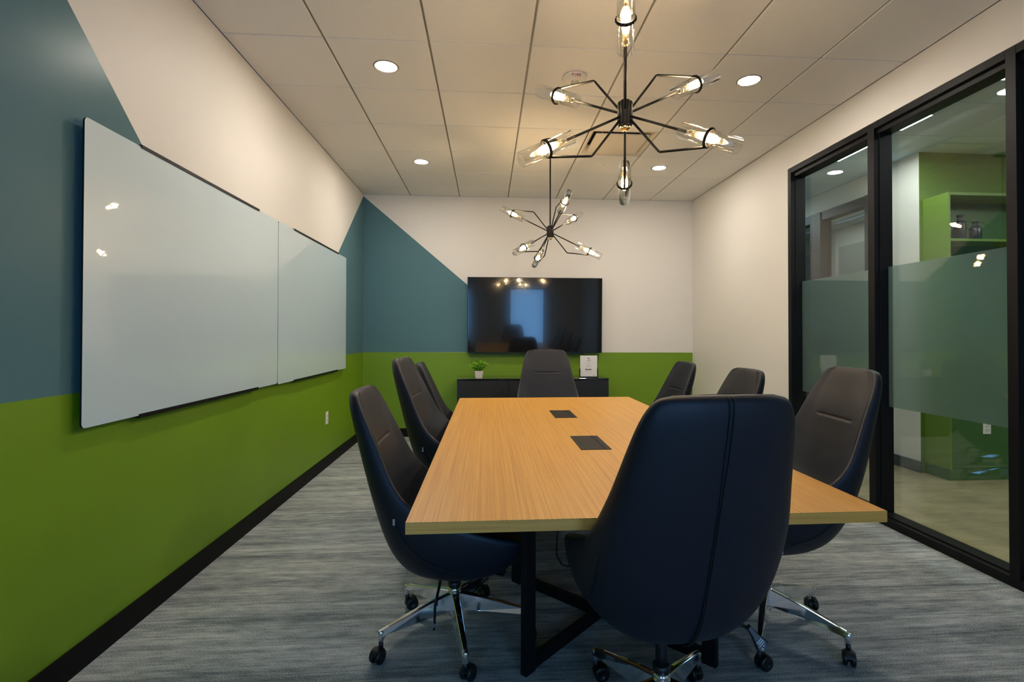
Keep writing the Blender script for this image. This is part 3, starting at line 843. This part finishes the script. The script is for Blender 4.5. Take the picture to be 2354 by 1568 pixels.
def letters(b, txt, h, w, gap, fn, dep):
    segs = {'F': [(0, 0, .22, 1), (.22, .78, 1, 1), (.22, .42, .8, .62)], 'I': [(.38, 0, .62, 1)],
            'R': [(0, 0, .22, 1), (.22, .8, .9, 1), (.7, .5, .92, .8), (.22, .4, .9, .58)],
            'E': [(0, 0, .22, 1), (.22, .8, 1, 1), (.22, .4, .85, .6), (.22, 0, 1, .2)]}
    x = 0
    for c in txt:
        for a0, b0, a1, b1 in segs[c]:
            b.prism([(x+a0*w, b0*h), (x+a1*w, b0*h), (x+a1*w, b1*h), (x+a0*w, b1*h)], fn, dep)
        if c == 'R':      # slanting leg
            b.prism([(x+q*w, r_*h) for q, r_ in ((.36, .42), (.64, .42), (1.0, 0), (.72, 0))], fn, dep)
        x += w+gap
# lettering lies on the sloping face towards the camera side
sl = math.atan2(.014, .018)
letters(b, 'FIRE', .0175, .0105, .006, lambda a, q: (a-.030, -.0800+q*-0+(.0175-q)*math.cos(sl)*1.0, -.0155-(.0175-q)*math.sin(sl)), (0, -.0006, -.0008))
b.build('lettering', REDI, t)
t = thing('sprinkler_cover', 'small round sprinkler cover plate on the ceiling near the air diffuser', 'sprinkler', (1.155, 5.16, ZC))
MB().lathe([(0, -.004), (.040, -.004), (.042, -.001), (.042, 0), (0, 0)], n=28).build('cover_plate', DETM, t)
MB().lathe([(.043, -.0012), (.048, -.0008), (.048, 0), (.043, 0), (.043, -.0012)], n=28).build('ring', VENTM, t)
t = thing('air_diffuser', 'square ceiling air diffuser with lowered centre panel beyond the near chandelier', 'vent', ((hx0+hx1)/2, (hy0+hy1)/2, ZC))
q = T/2-.003
def ring(b, r0, z0, r1, z1, m=0):
    V = [(-r0, -r0, z0), (r0, -r0, z0), (r0, r0, z0), (-r0, r0, z0), (-r1, -r1, z1), (r1, -r1, z1), (r1, r1, z1), (-r1, r1, z1)]
    b.add(V, [(0, 1, 5, 4), (1, 2, 6, 5), (2, 3, 7, 6), (3, 0, 4, 7)], m)
b = MB(); ring(b, q, .004, q-.012, .0); ring(b, q-.012, 0, q-.030, .004); ring(b, q-.030, .004, q-.075, .075)
b.build('flange', VENTM, t, fixn=False)
MB().box(-.33, .33, -.33, .33, .10, .14).box(-.33, -.3052, -.33, .33, .012, .10).box(.3052, .33, -.33, .33, .012, .10).box(-.3052, .3052, -.33, -.3052, .012, .10).box(-.3052, .3052, .3052, .33, .012, .10).build('plenum_box', PLEN, t)
pn = MB().box(-.238, .238, -.238, .238, -.004, .006).build('centre_panel', VENTM, t, bevel=.003)
for sx in (-1, 1):
    for sy in (-1, 1): MB().cyl((sx*.17, sy*.17, .005), (sx*.17, sy*.17, .078), .006, n=8).build('hanger', VENTM, pn)

# ------------------------------------------------------------------ daylight and corridor light
w = bpy.data.worlds.new('daylight'); S.world = w; w.use_nodes = True
bg = w.node_tree.nodes['Background']; bg.inputs['Color'].default_value = (.20, .47, .95, 1); bg.inputs['Strength'].default_value = 5.5
for x0, x1 in wins:
    l = bpy.data.lights.new('window_portal', 'AREA'); l.shape = 'RECTANGLE'; l.size = x1-x0; l.size_y = ZW1-ZW0; l.cycles.is_portal = True
    o = bpy.data.objects.new('window_portal', l); C.objects.link(o); o.location = ((x0+x1)/2, YF-.02, (ZW0+ZW1)/2); o.rotation_euler = (pi/2, 0, 0)
def area(name, loc, rot, sx, sy, en, col):
    l = bpy.data.lights.new(name, 'AREA'); l.shape = 'RECTANGLE'; l.size = sx; l.size_y = sy; l.energy = en; l.color = col
    o = bpy.data.objects.new(name, l); C.objects.link(o); o.location = loc; o.rotation_euler = rot; return o
area('corridor_light', (3.6, 3.6, CZ-.03), (0, 0, 0), .1, 2.2, 15, (.95, 1, .96))
area('corridor_light', (5.4, 2.6, CZ-.03), (0, 0, 0), .6, .6, 20, (.95, 1, .95))
area('corridor_light', (3.4, 7.2, CZ-.03), (0, 0, 0), .3, 1.2, 9, (.7, .93, 1))
area('office_light', (4.9, 7.0, CZ-.03), (0, 0, 0), .3, 1.2, 6, (.95, 1, .97))

# ------------------------------------------------------------------ camera
yaw, pitch, roll, f = .0721369, .01092057, .001565234, 1176.903
cy, sy = math.cos(yaw), math.sin(yaw)
wv = Vector((sy*math.cos(pitch), cy*math.cos(pitch), math.sin(pitch))); rv = Vector((cy, -sy, 0)); uv = rv.cross(wv)
r2 = rv*math.cos(roll)+uv*math.sin(roll); u2 = -rv*math.sin(roll)+uv*math.cos(roll)
cam = bpy.data.cameras.new('camera'); co = bpy.data.objects.new('camera', cam); C.objects.link(co)
co.matrix_world = Matrix(((r2.x, u2.x, -wv.x, 0), (r2.y, u2.y, -wv.y, 0), (r2.z, u2.z, -wv.z, 1.270728), (0, 0, 0, 1)))
cam.sensor_fit = 'HORIZONTAL'; cam.sensor_width = 36; cam.lens = f*36/2354
cam.shift_x = -28.55232/2354; cam.shift_y = -27.43957/2354; cam.clip_start = .02
S.camera = co

# ------------------------------------------------------------------ picture settings
vs = S.view_settings; vs.view_transform = 'Standard'; vs.look = 'None'; vs.gamma = 1; vs.use_curve_mapping = False
vs.exposure = 0.66
cy_ = S.cycles
cy_.use_denoising = True; cy_.max_bounces = 10; cy_.diffuse_bounces = 5; cy_.glossy_bounces = 5; cy_.transparent_max_bounces = 24; cy_.transmission_bounces = 8
cy_.sample_clamp_indirect = 6; cy_.caustics_reflective = False; cy_.caustics_refractive = False
